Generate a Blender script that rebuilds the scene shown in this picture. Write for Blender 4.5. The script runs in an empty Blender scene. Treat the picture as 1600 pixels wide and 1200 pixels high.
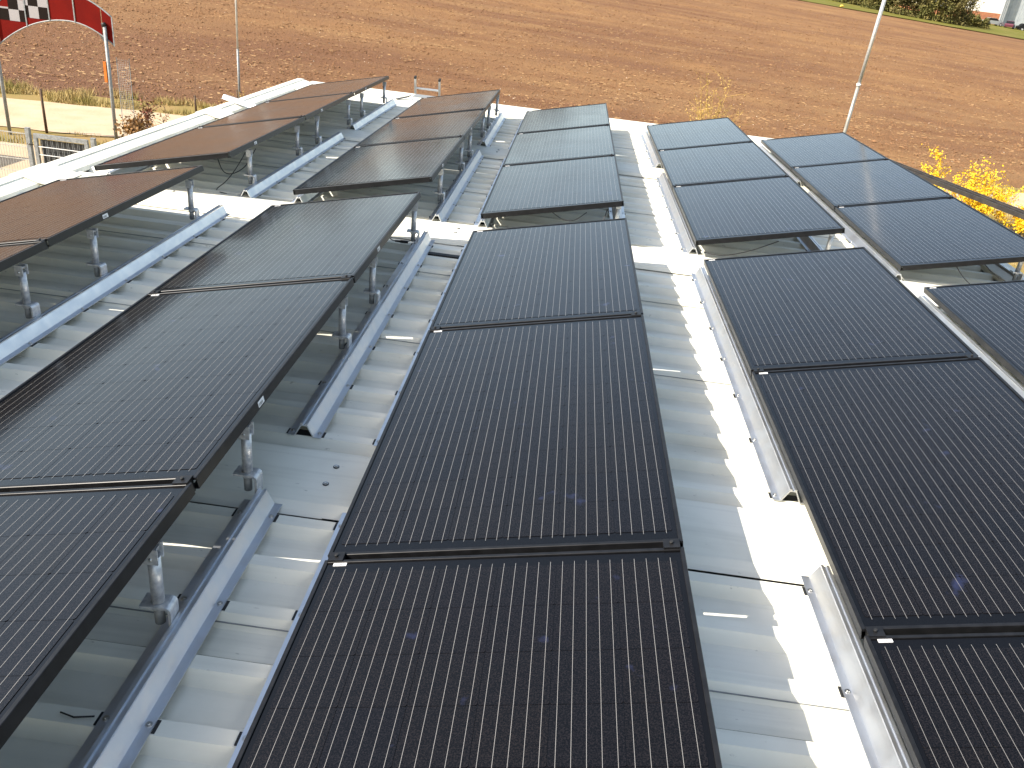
import bpy, math, random
from mathutils import Vector, Matrix, noise
random.seed(7)
R = math.radians
sc = bpy.context.scene
COL = sc.collection

# ---------------------------------------------------------------- camera
cam_d = bpy.data.cameras.new('camera')
cam = bpy.data.objects.new('camera', cam_d); COL.objects.link(cam)
cam_d.sensor_width = 36.0
cam_d.lens = 36.0 * 1285.02 / 1600.0
cam_d.clip_start = 0.05; cam_d.clip_end = 3000
_R = ((0.99102688, -0.13157399, 0.02353729), (0.07946549, 0.43838675, -0.89526661), (0.10747536, 0.88910368, 0.44490864))
cam.matrix_world = Matrix(((*_R[0], 0.51383664), (*_R[1], -5.25065761), (*_R[2], 1.534718), (0, 0, 0, 1)))
sc.camera = cam

# ---------------------------------------------------------------- world, sun, exposure
SUN = Vector((-0.35, -0.18, 0.335)).normalized()
world = bpy.data.worlds.new('World'); sc.world = world; world.use_nodes = True
wn = world.node_tree; wn.nodes.clear()
sky = wn.nodes.new('ShaderNodeTexSky'); sky.sky_type = 'NISHITA'; sky.sun_disc = False
sky.sun_elevation = math.asin(SUN.z); sky.sun_rotation = math.atan2(SUN.x, SUN.y)
sky.altitude = 300; sky.air_density = 1.0; sky.dust_density = 1.4; sky.ozone_density = 1.0
bg = wn.nodes.new('ShaderNodeBackground'); bg.inputs['Strength'].default_value = 0.15
wo = wn.nodes.new('ShaderNodeOutputWorld')
wb = wn.nodes.new('ShaderNodeMix'); wb.data_type = 'RGBA'; wb.blend_type = 'MULTIPLY'; wb.inputs[0].default_value = 1
wb.inputs[7].default_value = (1.15, 1.0, 0.83, 1)      # the camera's warm white balance
wn.links.new(sky.outputs[0], wb.inputs[6]); wn.links.new(wb.outputs[2], bg.inputs[0]); wn.links.new(bg.outputs[0], wo.inputs[0])
sun_d = bpy.data.lights.new('sun', 'SUN'); sun_d.energy = 4.4; sun_d.angle = R(0.53); sun_d.color = (1.0, 0.93, 0.82)
sun = bpy.data.objects.new('sun', sun_d); COL.objects.link(sun)
sun.rotation_euler = SUN.to_track_quat('Z', 'Y').to_euler(); sun.location = (-20, -10, 30)
sc.view_settings.view_transform = 'Standard'; sc.view_settings.look = 'None'
sc.view_settings.exposure = 1.15; sc.view_settings.gamma = 1.0; sc.view_settings.use_curve_mapping = False
sc.cycles.max_bounces = 10; sc.cycles.diffuse_bounces = 5; sc.cycles.glossy_bounces = 4

# ---------------------------------------------------------------- materials
def mat(name, color, rough=0.5, metal=0.0, coat=0.0, coat_rough=0.1, spec=0.5,
        noise_scale=None, color2=None, lo=0.4, hi=0.6, bump=0.0, bump_scale=40.0, detail=5, coords='Object', rough_var=0.0):
    m = bpy.data.materials.new(name); m.use_nodes = True
    nt = m.node_tree; b = nt.nodes['Principled BSDF']
    b.inputs['Base Color'].default_value = (*color, 1); b.inputs['Roughness'].default_value = rough
    b.inputs['Metallic'].default_value = metal; b.inputs['Coat Weight'].default_value = coat
    b.inputs['Coat Roughness'].default_value = coat_rough; b.inputs['Specular IOR Level'].default_value = spec
    tc = nt.nodes.new('ShaderNodeTexCoord')
    if coords == 'World':
        g = nt.nodes.new('ShaderNodeNewGeometry'); vec = g.outputs['Position']
    else: vec = tc.outputs[coords]
    m['vec'] = 0
    if noise_scale:
        n = nt.nodes.new('ShaderNodeTexNoise'); n.inputs['Scale'].default_value = noise_scale; n.inputs['Detail'].default_value = detail
        nt.links.new(vec, n.inputs['Vector'])
        mr = nt.nodes.new('ShaderNodeMapRange'); mr.inputs[1].default_value = lo; mr.inputs[2].default_value = hi
        nt.links.new(n.outputs[0], mr.inputs[0])
        mx = nt.nodes.new('ShaderNodeMix'); mx.data_type = 'RGBA'
        mx.inputs[6].default_value = (*color, 1); mx.inputs[7].default_value = (*(color2 or color), 1)
        nt.links.new(mr.outputs[0], mx.inputs[0]); nt.links.new(mx.outputs[2], b.inputs['Base Color'])
        if rough_var:
            m2 = nt.nodes.new('ShaderNodeMapRange'); m2.inputs[1].default_value = lo; m2.inputs[2].default_value = hi
            m2.inputs[3].default_value = rough - rough_var; m2.inputs[4].default_value = rough + rough_var
            nt.links.new(n.outputs[0], m2.inputs[0]); nt.links.new(m2.outputs[0], b.inputs['Roughness'])
    if bump:
        n2 = nt.nodes.new('ShaderNodeTexNoise'); n2.inputs['Scale'].default_value = bump_scale; n2.inputs['Detail'].default_value = 6
        nt.links.new(vec, n2.inputs['Vector'])
        bp = nt.nodes.new('ShaderNodeBump'); bp.inputs['Strength'].default_value = bump; bp.inputs['Distance'].default_value = 0.01
        nt.links.new(n2.outputs[0], bp.inputs['Height']); nt.links.new(bp.outputs[0], b.inputs['Normal'])
    return m

M = {}
M['aluminium'] = mat('mill_aluminium', (0.70, 0.71, 0.73), 0.40, 0.92, noise_scale=14, color2=(0.64, 0.67, 0.71), bump=0.02, bump_scale=120, rough_var=0.05)
M['galvanised'] = mat('galvanised_steel', (0.68, 0.68, 0.67), 0.42, 0.6, noise_scale=60, color2=(0.45, 0.46, 0.48), lo=0.35, hi=0.65)
M['galvanised_matt'] = mat('weathered_zinc', (0.30, 0.31, 0.31), 0.6, 0.3, noise_scale=25, color2=(0.22, 0.23, 0.23))
M['black_frame'] = mat('black_anodised', (0.006, 0.006, 0.0065), 0.38, 0.0, spec=0.35, noise_scale=30, color2=(0.010, 0.010, 0.011))
M['backsheet'] = mat('black_backsheet', (0.0022, 0.0019, 0.0021), 0.42, 0, coat=1, coat_rough=0.13, spec=0.05)
M['backsheet'].node_tree.nodes['Principled BSDF'].inputs['Coat IOR'].default_value = 1.34
M['busbar'] = mat('busbar_silver', (0.27, 0.26, 0.245), 0.42, 0.2, coat=1, coat_rough=0.13)
M['busbar'].node_tree.nodes['Principled BSDF'].inputs['Coat IOR'].default_value = 1.34
M['bounce_backsheet'] = mat('pale_bounce_backsheet', (0.20, 0.20, 0.19), 0.6)  # for the unseen panel underside, kept pale to bounce light
M['white_sticker'] = mat('white_sticker', (0.78, 0.78, 0.78), 0.4)
M['ink'] = mat('black_ink', (0.03, 0.03, 0.03), 0.5)
M['rubber'] = mat('black_rubber', (0.012, 0.012, 0.012), 0.6)
M['cable'] = mat('black_cable', (0.014, 0.014, 0.014), 0.45)
M['screw'] = mat('stainless_screw', (0.55, 0.55, 0.53), 0.3, 1.0)
M['dark_trim'] = mat('dark_brown_metal', (0.045, 0.040, 0.036), 0.4, 0.3, noise_scale=8, color2=(0.07, 0.06, 0.05))
M['wall_paint'] = mat('wall_paint', (0.62, 0.63, 0.60), 0.5, noise_scale=3, color2=(0.5, 0.51, 0.48))

# solar cell: near-black silicon under glass; fine contact fingers and faint dust, blue smears where hands touched it
def cell_material():
    m = bpy.data.materials.new('solar_cell'); m.use_nodes = True; nt = m.node_tree; L = nt.links
    b = nt.nodes['Principled BSDF']; b.inputs['Roughness'].default_value = 0.42
    b.inputs['Coat Weight'].default_value = 1.0; b.inputs['Coat Roughness'].default_value = 0.13; b.inputs['Coat IOR'].default_value = 1.34
    b.inputs['Specular IOR Level'].default_value = 0.05
    g = nt.nodes.new('ShaderNodeNewGeometry'); tc = nt.nodes.new('ShaderNodeTexCoord'); oi = nt.nodes.new('ShaderNodeObjectInfo')
    n = nt.nodes.new('ShaderNodeTexNoise'); n.inputs['Scale'].default_value = 260; n.inputs['Detail'].default_value = 2
    L.new(tc.outputs['Object'], n.inputs['Vector'])
    r = nt.nodes.new('ShaderNodeValToRGB'); r.color_ramp.elements[0].position = 0.42; r.color_ramp.elements[0].color = (0.0016, 0.0014, 0.0015, 1)
    r.color_ramp.elements[1].position = 0.66; r.color_ramp.elements[1].color = (0.010, 0.0085, 0.0085, 1)
    L.new(n.outputs[0], r.inputs[0])
    # slight tone of its own for each cell
    r2 = nt.nodes.new('ShaderNodeValToRGB'); r2.color_ramp.elements[0].color = (0.88, 0.88, 1.0, 1); r2.color_ramp.elements[1].color = (1.10, 1.02, 0.96, 1)
    L.new(oi.outputs['Random'], r2.inputs[0])
    mu = nt.nodes.new('ShaderNodeMix'); mu.data_type = 'RGBA'; mu.blend_type = 'MULTIPLY'; mu.inputs[0].default_value = 1
    L.new(r.outputs[0], mu.inputs[6]); L.new(r2.outputs[0], mu.inputs[7])
    # smears
    n3 = nt.nodes.new('ShaderNodeTexNoise'); n3.inputs['Scale'].default_value = 9; n3.inputs['Detail'].default_value = 4
    L.new(g.outputs['Position'], n3.inputs['Vector'])
    m3 = nt.nodes.new('ShaderNodeMapRange'); m3.inputs[1].default_value = 0.685; m3.inputs[2].default_value = 0.80; m3.inputs[4].default_value = 0.55
    L.new(n3.outputs[0], m3.inputs[0])
    mx = nt.nodes.new('ShaderNodeMix'); mx.data_type = 'RGBA'; mx.inputs[7].default_value = (0.03, 0.04, 0.11, 1)
    L.new(m3.outputs[0], mx.inputs[0]); L.new(mu.outputs[2], mx.inputs[6]); L.new(mx.outputs[2], b.inputs['Base Color'])
    # dust changes the gloss a little
    n4 = nt.nodes.new('ShaderNodeTexNoise'); n4.inputs['Scale'].default_value = 2.3; n4.inputs['Detail'].default_value = 6
    L.new(g.outputs['Position'], n4.inputs['Vector'])
    m4 = nt.nodes.new('ShaderNodeMapRange'); m4.inputs[1].default_value = 0.3; m4.inputs[2].default_value = 0.7; m4.inputs[3].default_value = 0.10; m4.inputs[4].default_value = 0.17
    L.new(n4.outputs[0], m4.inputs[0]); L.new(m4.outputs[0], b.inputs['Coat Roughness'])
    return m
M['cell'] = cell_material()

def roof_material():
    m = bpy.data.materials.new('roof_paint'); m.use_nodes = True; nt = m.node_tree; L = nt.links
    b = nt.nodes['Principled BSDF']; b.inputs['Roughness'].default_value = 0.48; b.inputs['Specular IOR Level'].default_value = 0.35
    g = nt.nodes.new('ShaderNodeNewGeometry')
    n = nt.nodes.new('ShaderNodeTexNoise'); n.inputs['Scale'].default_value = 2.5; n.inputs['Detail'].default_value = 7
    L.new(g.outputs['Position'], n.inputs['Vector'])
    r = nt.nodes.new('ShaderNodeValToRGB'); r.color_ramp.elements[0].position = 0.33; r.color_ramp.elements[0].color = (0.68, 0.66, 0.55, 1)
    r.color_ramp.elements[1].position = 0.6; r.color_ramp.elements[1].color = (0.83, 0.81, 0.70, 1)
    L.new(n.outputs[0], r.inputs[0])
    # specks of dirt and scuffs
    n2 = nt.nodes.new('ShaderNodeTexNoise'); n2.inputs['Scale'].default_value = 45; n2.inputs['Detail'].default_value = 5
    mp = nt.nodes.new('ShaderNodeMapping'); mp.inputs['Scale'].default_value = (0.5, 1.3, 1); L.new(g.outputs['Position'], mp.inputs[0]); L.new(mp.outputs[0], n2.inputs['Vector'])
    m2 = nt.nodes.new('ShaderNodeMapRange'); m2.inputs[1].default_value = 0.69; m2.inputs[2].default_value = 0.78; m2.inputs[4].default_value = 0.55
    L.new(n2.outputs[0], m2.inputs[0])
    mx = nt.nodes.new('ShaderNodeMix'); mx.data_type = 'RGBA'; mx.inputs[7].default_value = (0.12, 0.10, 0.07, 1)
    L.new(m2.outputs[0], mx.inputs[0]); L.new(r.outputs[0], mx.inputs[6])
    # rain streaks along the fall of the ribs
    n3 = nt.nodes.new('ShaderNodeTexNoise'); n3.inputs['Scale'].default_value = 1; n3.inputs['Detail'].default_value = 5
    mp3 = nt.nodes.new('ShaderNodeMapping'); mp3.inputs['Scale'].default_value = (1.2, 28, 8); L.new(g.outputs['Position'], mp3.inputs[0]); L.new(mp3.outputs[0], n3.inputs['Vector'])
    m3 = nt.nodes.new('ShaderNodeMapRange'); m3.inputs[1].default_value = 0.5; m3.inputs[2].default_value = 0.75; m3.inputs[4].default_value = 0.35
    L.new(n3.outputs[0], m3.inputs[0])
    mx3 = nt.nodes.new('ShaderNodeMix'); mx3.data_type = 'RGBA'; mx3.inputs[7].default_value = (0.50, 0.49, 0.41, 1)
    L.new(m3.outputs[0], mx3.inputs[0]); L.new(mx.outputs[2], mx3.inputs[6]); L.new(mx3.outputs[2], b.inputs['Base Color'])
    return m
M['roof'] = roof_material()

# ---------------------------------------------------------------- mesh helpers
class MB:
    def __init__(s): s.v = []; s.f = []; s.mi = []; s.cur = 0; s.smooth = []
    def add(s, vs, fs, smooth=False):
        o = len(s.v); s.v += [tuple(v) for v in vs]
        for f in fs: s.f.append(tuple(i + o for i in f)); s.mi.append(s.cur); s.smooth.append(smooth)
        return s
    def box(s, x0, x1, y0, y1, z0, z1, mtx=None):
        vs = [Vector(p) for p in ((x0,y0,z0),(x1,y0,z0),(x1,y1,z0),(x0,y1,z0),(x0,y0,z1),(x1,y0,z1),(x1,y1,z1),(x0,y1,z1))]
        if mtx: vs = [mtx @ v for v in vs]
        return s.add(vs, [(0,3,2,1),(4,5,6,7),(0,1,5,4),(1,2,6,5),(2,3,7,6),(3,0,4,7)])
    def bar(s, a, b, w, h, up=(0,0,1)):
        a = Vector(a); b = Vector(b); d = (b - a).normalized(); u = Vector(up)
        if abs(d.dot(u)) > 0.98: u = Vector((0,1,0))
        r = d.cross(u).normalized() * (w/2); t = r.cross(d).normalized() * (h/2)
        vs = [a-r-t, a+r-t, a+r+t, a-r+t, b-r-t, b+r-t, b+r+t, b-r+t]
        return s.add(vs, [(0,1,2,3),(7,6,5,4),(0,4,5,1),(1,5,6,2),(2,6,7,3),(3,7,4,0)])
    def tube(s, pts, r, n=8, cap=True):
        pts = [Vector(p) for p in pts]; rs = r if isinstance(r, (list, tuple)) else [r]*len(pts)
        ring = []; u = None
        for i, p in enumerate(pts):
            d = (pts[min(i+1, len(pts)-1)] - pts[max(i-1, 0)])
            d = d.normalized() if d.length > 1e-9 else Vector((0,0,1))
            if u is None:
                u = Vector((1,0,0)) if abs(d.x) < 0.9 else Vector((0,1,0))
            u = (u - d*u.dot(d)).normalized(); w = d.cross(u)
            ring.append([p + (u*math.cos(2*math.pi*k/n) + w*math.sin(2*math.pi*k/n))*rs[i] for k in range(n)])
        vs = [v for rr in ring for v in rr]; fs = []
        for i in range(len(pts)-1):
            for k in range(n): fs.append((i*n+k, i*n+(k+1)%n, (i+1)*n+(k+1)%n, (i+1)*n+k))
        s.add(vs, fs, True)
        if cap:
            o = len(s.v) - len(vs)
            s.f.append(tuple(o+k for k in reversed(range(n)))); s.mi.append(s.cur); s.smooth.append(False)
            s.f.append(tuple(o+(len(pts)-1)*n+k for k in range(n))); s.mi.append(s.cur); s.smooth.append(False)
        return s
    def prism(s, prof, a0, a1, axis='Y'):
        # prof: list of (p,q); axis Y: p=x,q=z ; axis X: p=y,q=z ; axis Z: p=x,q=y
        def P(p, q, a): return {'Y': (p, a, q), 'X': (a, p, q), 'Z': (p, q, a)}[axis]
        n = len(prof); vs = [P(p, q, a0) for p, q in prof] + [P(p, q, a1) for p, q in prof]
        fs = [(i, (i+1) % n, n+(i+1) % n, n+i) for i in range(n)]
        fs += [tuple(reversed(range(n))), tuple(range(n, 2*n))]
        return s.add(vs, fs)
    def build(s, name, mats, parent=None, loc=None):
        me = bpy.data.meshes.new(name); me.from_pydata(s.v, [], s.f)
        if not isinstance(mats, (list, tuple)): mats = [mats]
        for m in mats: me.materials.append(m)
        me.polygons.foreach_set('material_index', s.mi); me.polygons.foreach_set('use_smooth', s.smooth)
        me.update()
        import bmesh
        if len(s.f) < 20000:
            bm = bmesh.new(); bm.from_mesh(me); bmesh.ops.recalc_face_normals(bm, faces=bm.faces); bm.to_mesh(me); bm.free()
        o = bpy.data.objects.new(name, me); COL.objects.link(o)
        if parent: o.parent = parent
        if loc: o.location = loc
        return o
def thing(name, label, cat, loc=(0,0,0), group=None, rot=(0,0,0)):
    o = bpy.data.objects.new(name, None); COL.objects.link(o); o.empty_display_size = 0.1
    o.location = loc; o.rotation_euler = rot; return tag(o, label, cat, group)
def tag(o, label, cat, group=None):
    o['label'] = label; o['category'] = cat
    if group: o['group'] = group
    return o
def kind(o, k): o['kind'] = k; return o
def inst(o, parent=None, loc=None, rot=None):
    c = o.copy(); COL.objects.link(c); c.parent = parent
    if loc is not None: c.location = loc
    if rot is not None: c.rotation_euler = rot
    return c
def clone(root, loc, rot=None, label=None, group=None):
    r = inst(root, None, loc, rot)
    if label: r['label'] = label
    if group: r['group'] = group
    for ch in list(root.children):
        c = inst(ch, r)
        for g in list(ch.children): inst(g, c)
    return r

# ---------------------------------------------------------------- terrain
GZ = -2.9
def ground(x, y):
    d = y - 18.0
    d = 0.0 if d <= 0 else (d*d/12 if d < 6 else d - 3.0)
    d = min(d, 300)
    t = max(-0.9, min(0.8, x / max(y, 10.0)))
    k = max(0.0, min(1.0, (0.12 - t) / 0.3)); e = max(0.0, min(y, 330) - 95)
    return GZ + d * (0.0615 - 0.0567 * t) + 0.055 * k*k*(3-2*k) * (e*e/60 if e < 30 else e-15)

def field_material():
    m = bpy.data.materials.new('ploughed_soil'); m.use_nodes = True; nt = m.node_tree; L = nt.links
    b = nt.nodes['Principled BSDF']; b.inputs['Roughness'].default_value = 0.95; b.inputs['Specular IOR Level'].default_value = 0.1
    g = nt.nodes.new('ShaderNodeNewGeometry'); pos = g.outputs['Position']
    def noi(scale, det, sc3=(1,1,1), rough=0.6):
        mp = nt.nodes.new('ShaderNodeMapping'); mp.inputs['Scale'].default_value = sc3; mp.inputs['Rotation'].default_value = (0,0,R(4)); L.new(pos, mp.inputs[0])
        n = nt.nodes.new('ShaderNodeTexNoise'); n.inputs['Scale'].default_value = scale; n.inputs['Detail'].default_value = det; n.inputs['Roughness'].default_value = rough
        L.new(mp.outputs[0], n.inputs['Vector']); return n.outputs[0]
    def mr(v, a, b_, c=0, d=1):
        q = nt.nodes.new('ShaderNodeMapRange'); q.inputs[1].default_value = a; q.inputs[2].default_value = b_; q.inputs[3].default_value = c; q.inputs[4].default_value = d
        L.new(v, q.inputs[0]); return q.outputs[0]
    def mix(f, c1, c2, mode='MIX'):
        q = nt.nodes.new('ShaderNodeMix'); q.data_type = 'RGBA'; q.blend_type = mode
        for i, c in ((0, f), (6, c1), (7, c2)):
            if isinstance(c, (tuple, float, int)): q.inputs[i].default_value = c if i == 0 else (*c, 1)
            else: L.new(c, q.inputs[i])
        return q.outputs[2]
    base = mix(mr(noi(0.07, 4, (0.6, 1.6, 1)), 0.40, 0.62), (0.200, 0.105, 0.054), (0.285, 0.160, 0.073))
    # straw left in long drifts
    straw = mr(noi(0.25, 3, (0.35, 2.2, 1), 0.5), 0.45, 0.68, 0, 0.6)
    base = mix(straw, base, (0.32, 0.195, 0.092))
    # damp dark patches close to the track
    dsep = nt.nodes.new('ShaderNodeSeparateXYZ'); L.new(pos, dsep.inputs[0])
    near = mr(dsep.outputs['Y'], 17, 42, 0.95, 0.0)
    na = nt.nodes.new('ShaderNodeMath'); na.operation = 'MULTIPLY'; L.new(near, na.inputs[0]); L.new(mr(dsep.outputs['X'], -16, 8, 0.85, 0.15), na.inputs[1])
    nb = nt.nodes.new('ShaderNodeMath'); nb.operation = 'MAXIMUM'; L.new(na.outputs[0], nb.inputs[0]); L.new(mr(noi(0.35, 4), 0.38, 0.62, 0, 0.35), nb.inputs[1])
    damp = nb.outputs[0]
    base = mix(damp, base, (0.15, 0.078, 0.052))
    # clod-sized mottling
    base = mix(mr(noi(14, 6, (1, 1.1, 1), 0.8), 0.34, 0.66, 0.0, 1.0), mix(1.0, base, (0.62, 0.60, 0.60), 'MULTIPLY'), mix(1.0, base, (1.25, 1.22, 1.15), 'MULTIPLY'))
    L.new(base, b.inputs['Base Color'])
    bp = nt.nodes.new('ShaderNodeBump'); bp.inputs['Strength'].default_value = 1.0; bp.inputs['Distance'].default_value = 0.09
    L.new(noi(8, 8, (0.8, 1.25, 1), 0.75), bp.inputs['Height']); L.new(bp.outputs[0], b.inputs['Normal'])
    return m
M['soil'] = field_material()
M['clod'] = mat('soil_clod', (0.165, 0.087, 0.046), 0.95, spec=0.1, noise_scale=0.9, color2=(0.25, 0.138, 0.070), coords='World', lo=0.35, hi=0.65, bump=0.5, bump_scale=20)
M['stone'] = mat('pale_stone', (0.55, 0.46, 0.36), 0.8, noise_scale=5, color2=(0.4, 0.3, 0.2), coords='World')
M['straw'] = mat('straw', (0.33, 0.205, 0.09), 0.8, noise_scale=3, color2=(0.28, 0.165, 0.07), coords='World')
M['track'] = mat('sandy_track', (0.50, 0.385, 0.265), 0.95, spec=0.1, noise_scale=1.4, color2=(0.43, 0.33, 0.21), coords='World', lo=0.35, hi=0.65, detail=9, bump=0.8, bump_scale=14)
M['grass_ground'] = mat('grass_ground', (0.19, 0.155, 0.045), 0.95, spec=0.1, noise_scale=0.8, color2=(0.28, 0.19, 0.08), coords='World', lo=0.35, hi=0.65, detail=8, bump=0.8, bump_scale=10)
M['grass'] = mat('grass_blade', (0.22, 0.19, 0.045), 0.7, spec=0.2, noise_scale=1.2, color2=(0.42, 0.31, 0.13), coords='World', lo=0.36, hi=0.56)
M['meadow'] = mat('meadow', (0.125, 0.125, 0.02), 0.9, spec=0.1, noise_scale=0.3, color2=(0.16, 0.14, 0.035), coords='World')

def sheet(name, fn_in, mtl, xs, ys, dz):
    v = []; f = []; nx = len(xs)
    for y in ys:
        for x in xs: v.append((x, y, ground(x, y) + dz + (fn_in(x, y) if fn_in else 0)))
    for j in range(len(ys)-1):
        for i in range(nx-1): f.append((j*nx+i, j*nx+i+1, (j+1)*nx+i+1, (j+1)*nx+i))
    mb = MB(); mb.add(v, f, True); return mb.build(name, mtl)
def spaced(a, b, s0, g=1.0):
    out = [a]; s = s0
    while out[-1] < b: out.append(out[-1] + s); s *= g
    out[-1] = b; return out
xs = sorted(set([-x for x in spaced(0.0, 900, 0.6, 1.055)] + spaced(0.0, 900, 0.6, 1.055)))
def furrow(x, y):
    if y < 18.6: return 0.0
    a = min(1, (y-18.6)/2)
    return a * (0.035*noise.noise((x*0.9, y*2.1, 0)) + 0.05*noise.noise((x*0.15, y*0.5, 3)))
ys = [-900, -400, -150, -60, -25, -10, 0, 6, 10, 12, 14] + spaced(15, 60, 0.35, 1.012) + spaced(61, 900, 1.2, 1.05)
kind(sheet('field', furrow, M['soil'], xs, ys, 0.0), 'structure')

def strip(name, mtl, pts, dz, nx=3):
    # pts: list of (x, y_near, y_far)
    v = []; f = []; 
    for x, y0, y1 in pts:
        for k in range(nx+1):
            y = y0 + (y1-y0)*k/nx; v.append((x, y, ground(x, y) + dz))
    n = nx+1
    for i in range(len(pts)-1):
        for k in range(nx): f.append((i*n+k, (i+1)*n+k, (i+1)*n+k+1, i*n+k+1))
    return MB().add(v, f, True).build(name, mtl)
def ty(x): return 12.9 + 0.115*(x+16) + 0.0025*(x+16)**2 * (1 if x > -16 else 0)   # near edge of the track
def wob(x, s): return 0.22*noise.noise((x*0.5, s, 0)) + 0.1*noise.noise((x*1.9, s, 4))
tx = [x*0.5 for x in range(-120, 61)]
grass_pts = [(x, -30 if x < 60 else 0, ty(x)+(5.1 if x < 0 else 3.4)+wob(x, 1)*1.3) for x in tx]
kind(strip('grass_verge', M['grass_ground'], grass_pts, 0.012, 40), 'structure')
kind(strip('track', M['track'], [(x, ty(x)+wob(x, 2), ty(x)+(3.5 if x < 4 else 2.6)+wob(x, 3)) for x in tx], 0.03, 6), 'structure')
# sandy yard beyond the gate
kind(strip('yard_ground', M['track'], [(x, 4.0+wob(x,5), 12.0+wob(x, 6)) for x in [-40+k*0.5 for k in range(64)] if x < -8.2], 0.022, 16), 'structure')
# meadow beyond the field, on the right
mpts = []
for k in range(60):
    x = 26 + k*2.2
    ynear = 132 - 0.0*x + wob(x*0.2, 7)*2
    mpts.append((x, ynear, 230))
kind(strip('meadow', M['meadow'], mpts, 0.10, 24), 'structure')

# clods, stones, straw on the field
def scatter(n, r0, r1, az0, az1, inv=True):
    out = []
    for _ in range(n):
        az = R(random.uniform(az0, az1))
        r = r0*(r1/r0)**random.random()
        x = 0.5 + r*math.sin(az); y = -5.25 + r*math.cos(az)
        if y < ty(x)+5.3 + 0.4*random.random() or y > 131: continue
        out.append((x, y, r))
    return out
OCT_F = [(0,2,4),(2,1,4),(1,3,4),(3,0,4),(2,0,5),(1,2,5),(3,1,5),(0,3,5)]
def lump(v, f, x, y, z, s, flat=0.6):
    o = len(v); a = random.random()*6.28; ca, sa = math.cos(a), math.sin(a)
    for p in ((1,0,0),(-1,0,0),(0,1,0),(0,-1,0),(0,0,1),(0,0,-1)):
        q = [c*s*random.uniform(0.6, 1.25) for c in p]
        q[0] += random.uniform(-.25,.25)*s; q[1] += random.uniform(-.25,.25)*s
        v.append((x+q[0]*ca-q[1]*sa, y+q[0]*sa+q[1]*ca, z+q[2]*flat))
    f += [tuple(i+o for i in t) for t in OCT_F]
v = []; f = []
for x, y, r in scatter(95000, 21, 120, -38, 29):
    s = random.choice((0.014, 0.018, 0.022, 0.028, 0.035, 0.05)) * random.uniform(0.8, 1.25) * (1 + max(0, r-30)/130)
    lump(v, f, x, y, ground(x, y)+furrow(x, y)+s*0.15, s)
kind(MB().add(v, f).build('soil_clods', M['clod']), 'stuff')
v = []; f = []
for x, y, r in scatter(1500, 21, 100, -38, 29):
    s = random.uniform(0.012, 0.032); lump(v, f, x, y, ground(x, y)+furrow(x, y)+s*0.4, s)
kind(MB().add(v, f).build('field_stones', M['stone']), 'stuff')
v = []; f = []
for x, y, r in scatter(15000, 21, 90, -38, 29):
    if noise.noise((x*0.10, y*0.45, 9)) < random.uniform(-0.25, 0.35): continue
    a = random.uniform(-0.9, 0.9); l = random.uniform(0.03, 0.08); w = random.uniform(0.003, 0.006)*(1+r/70)
    z = ground(x, y)+furrow(x, y)+random.uniform(0.01, 0.04); dx, dy = math.cos(a)*l, math.sin(a)*l; o = len(v)
    v += [(x-dx, y-dy-w, z), (x+dx, y+dy-w, z), (x+dx, y+dy+w, z+w*2), (x-dx, y-dy+w, z+w*2)]; f.append((o, o+1, o+2, o+3))
kind(MB().add(v, f).build('straw_litter', M['straw']), 'stuff')

# grass blades on the verges
def blades(n, region, h0, h1, v, f, patch=0.0):
    for _ in range(n):
        x, y = region()
        if noise.noise((x*0.8, y*0.8, 2)) < patch: continue
        hs = random.uniform(h0, h1) * (0.6 + 0.8*max(0, noise.noise((x*0.6, y*0.9, 6))+0.4))
        a = random.random()*6.28; w = 0.012; lx, ly = random.uniform(-.5,.5)*hs, random.uniform(-.5,.5)*hs
        z = ground(x, y); o = len(v); c, s = math.cos(a)*w, math.sin(a)*w
        v += [(x-c, y-s, z), (x+c, y+s, z), (x+lx, y+ly, z+hs)]; f.append((o, o+1, o+2))
v = []; f = []
def reg_far():
    x = random.uniform(-22, -6); return x, ty(x)+3.5+random.random()*2.0
def reg_near():
    x = random.uniform(-16, -5); return x, ty(x)-random.random()*1.5
def reg_right():
    x = random.uniform(7, 20); return x, random.uniform(6, ty(x)+0.1)
def reg_right_far():
    x = random.uniform(6, 24); return x, ty(x)+2.7+random.random()*.7
blades(20000, reg_far, 0.05, 0.26, v, f, -0.1)
blades(5000, reg_near, 0.05, 0.16, v, f, 0.0)
blades(30000, reg_right, 0.04, 0.12, v, f, -0.4)
blades(9000, reg_right_far, 0.06, 0.16, v, f, -0.1)
kind(MB().add(v, f).build('grass_tufts', M['grass']), 'stuff')

# ---------------------------------------------------------------- the building under the panels
XL, XR, YN, YF = -3.215, 4.08, -6.35, 6.46
CZ, VZ = -0.12, -0.155           # rib crest and valley heights
building = thing('flat_roof_building', 'low white container building whose ribbed metal roof carries the solar panels', 'building', (0, 0, GZ))
def bpart(mb, name, m):
    o = mb.build(name, m, building, (0, 0, -GZ)); return o
for a in ((XL+.03, XL+.13, YN+.05, YF-.05), (XR-.13, XR-.03, YN+.05, YF-.05)):
    bpart(MB().box(*a, GZ, VZ-.03), 'wall', M['wall_paint'])
for a in ((XL+.13, XR-.13, YN+.05, YN+.15), (XL+.13, XR-.13, YF-.15, YF-.05)):
    bpart(MB().box(*a, GZ, VZ-.03), 'wall', M['wall_paint'])
bpart(MB().box(XL+.13, XR-.13, YN+.15, YF-.15, VZ-.06, VZ-.02), 'roof_deck', M['dark_trim'])

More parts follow.
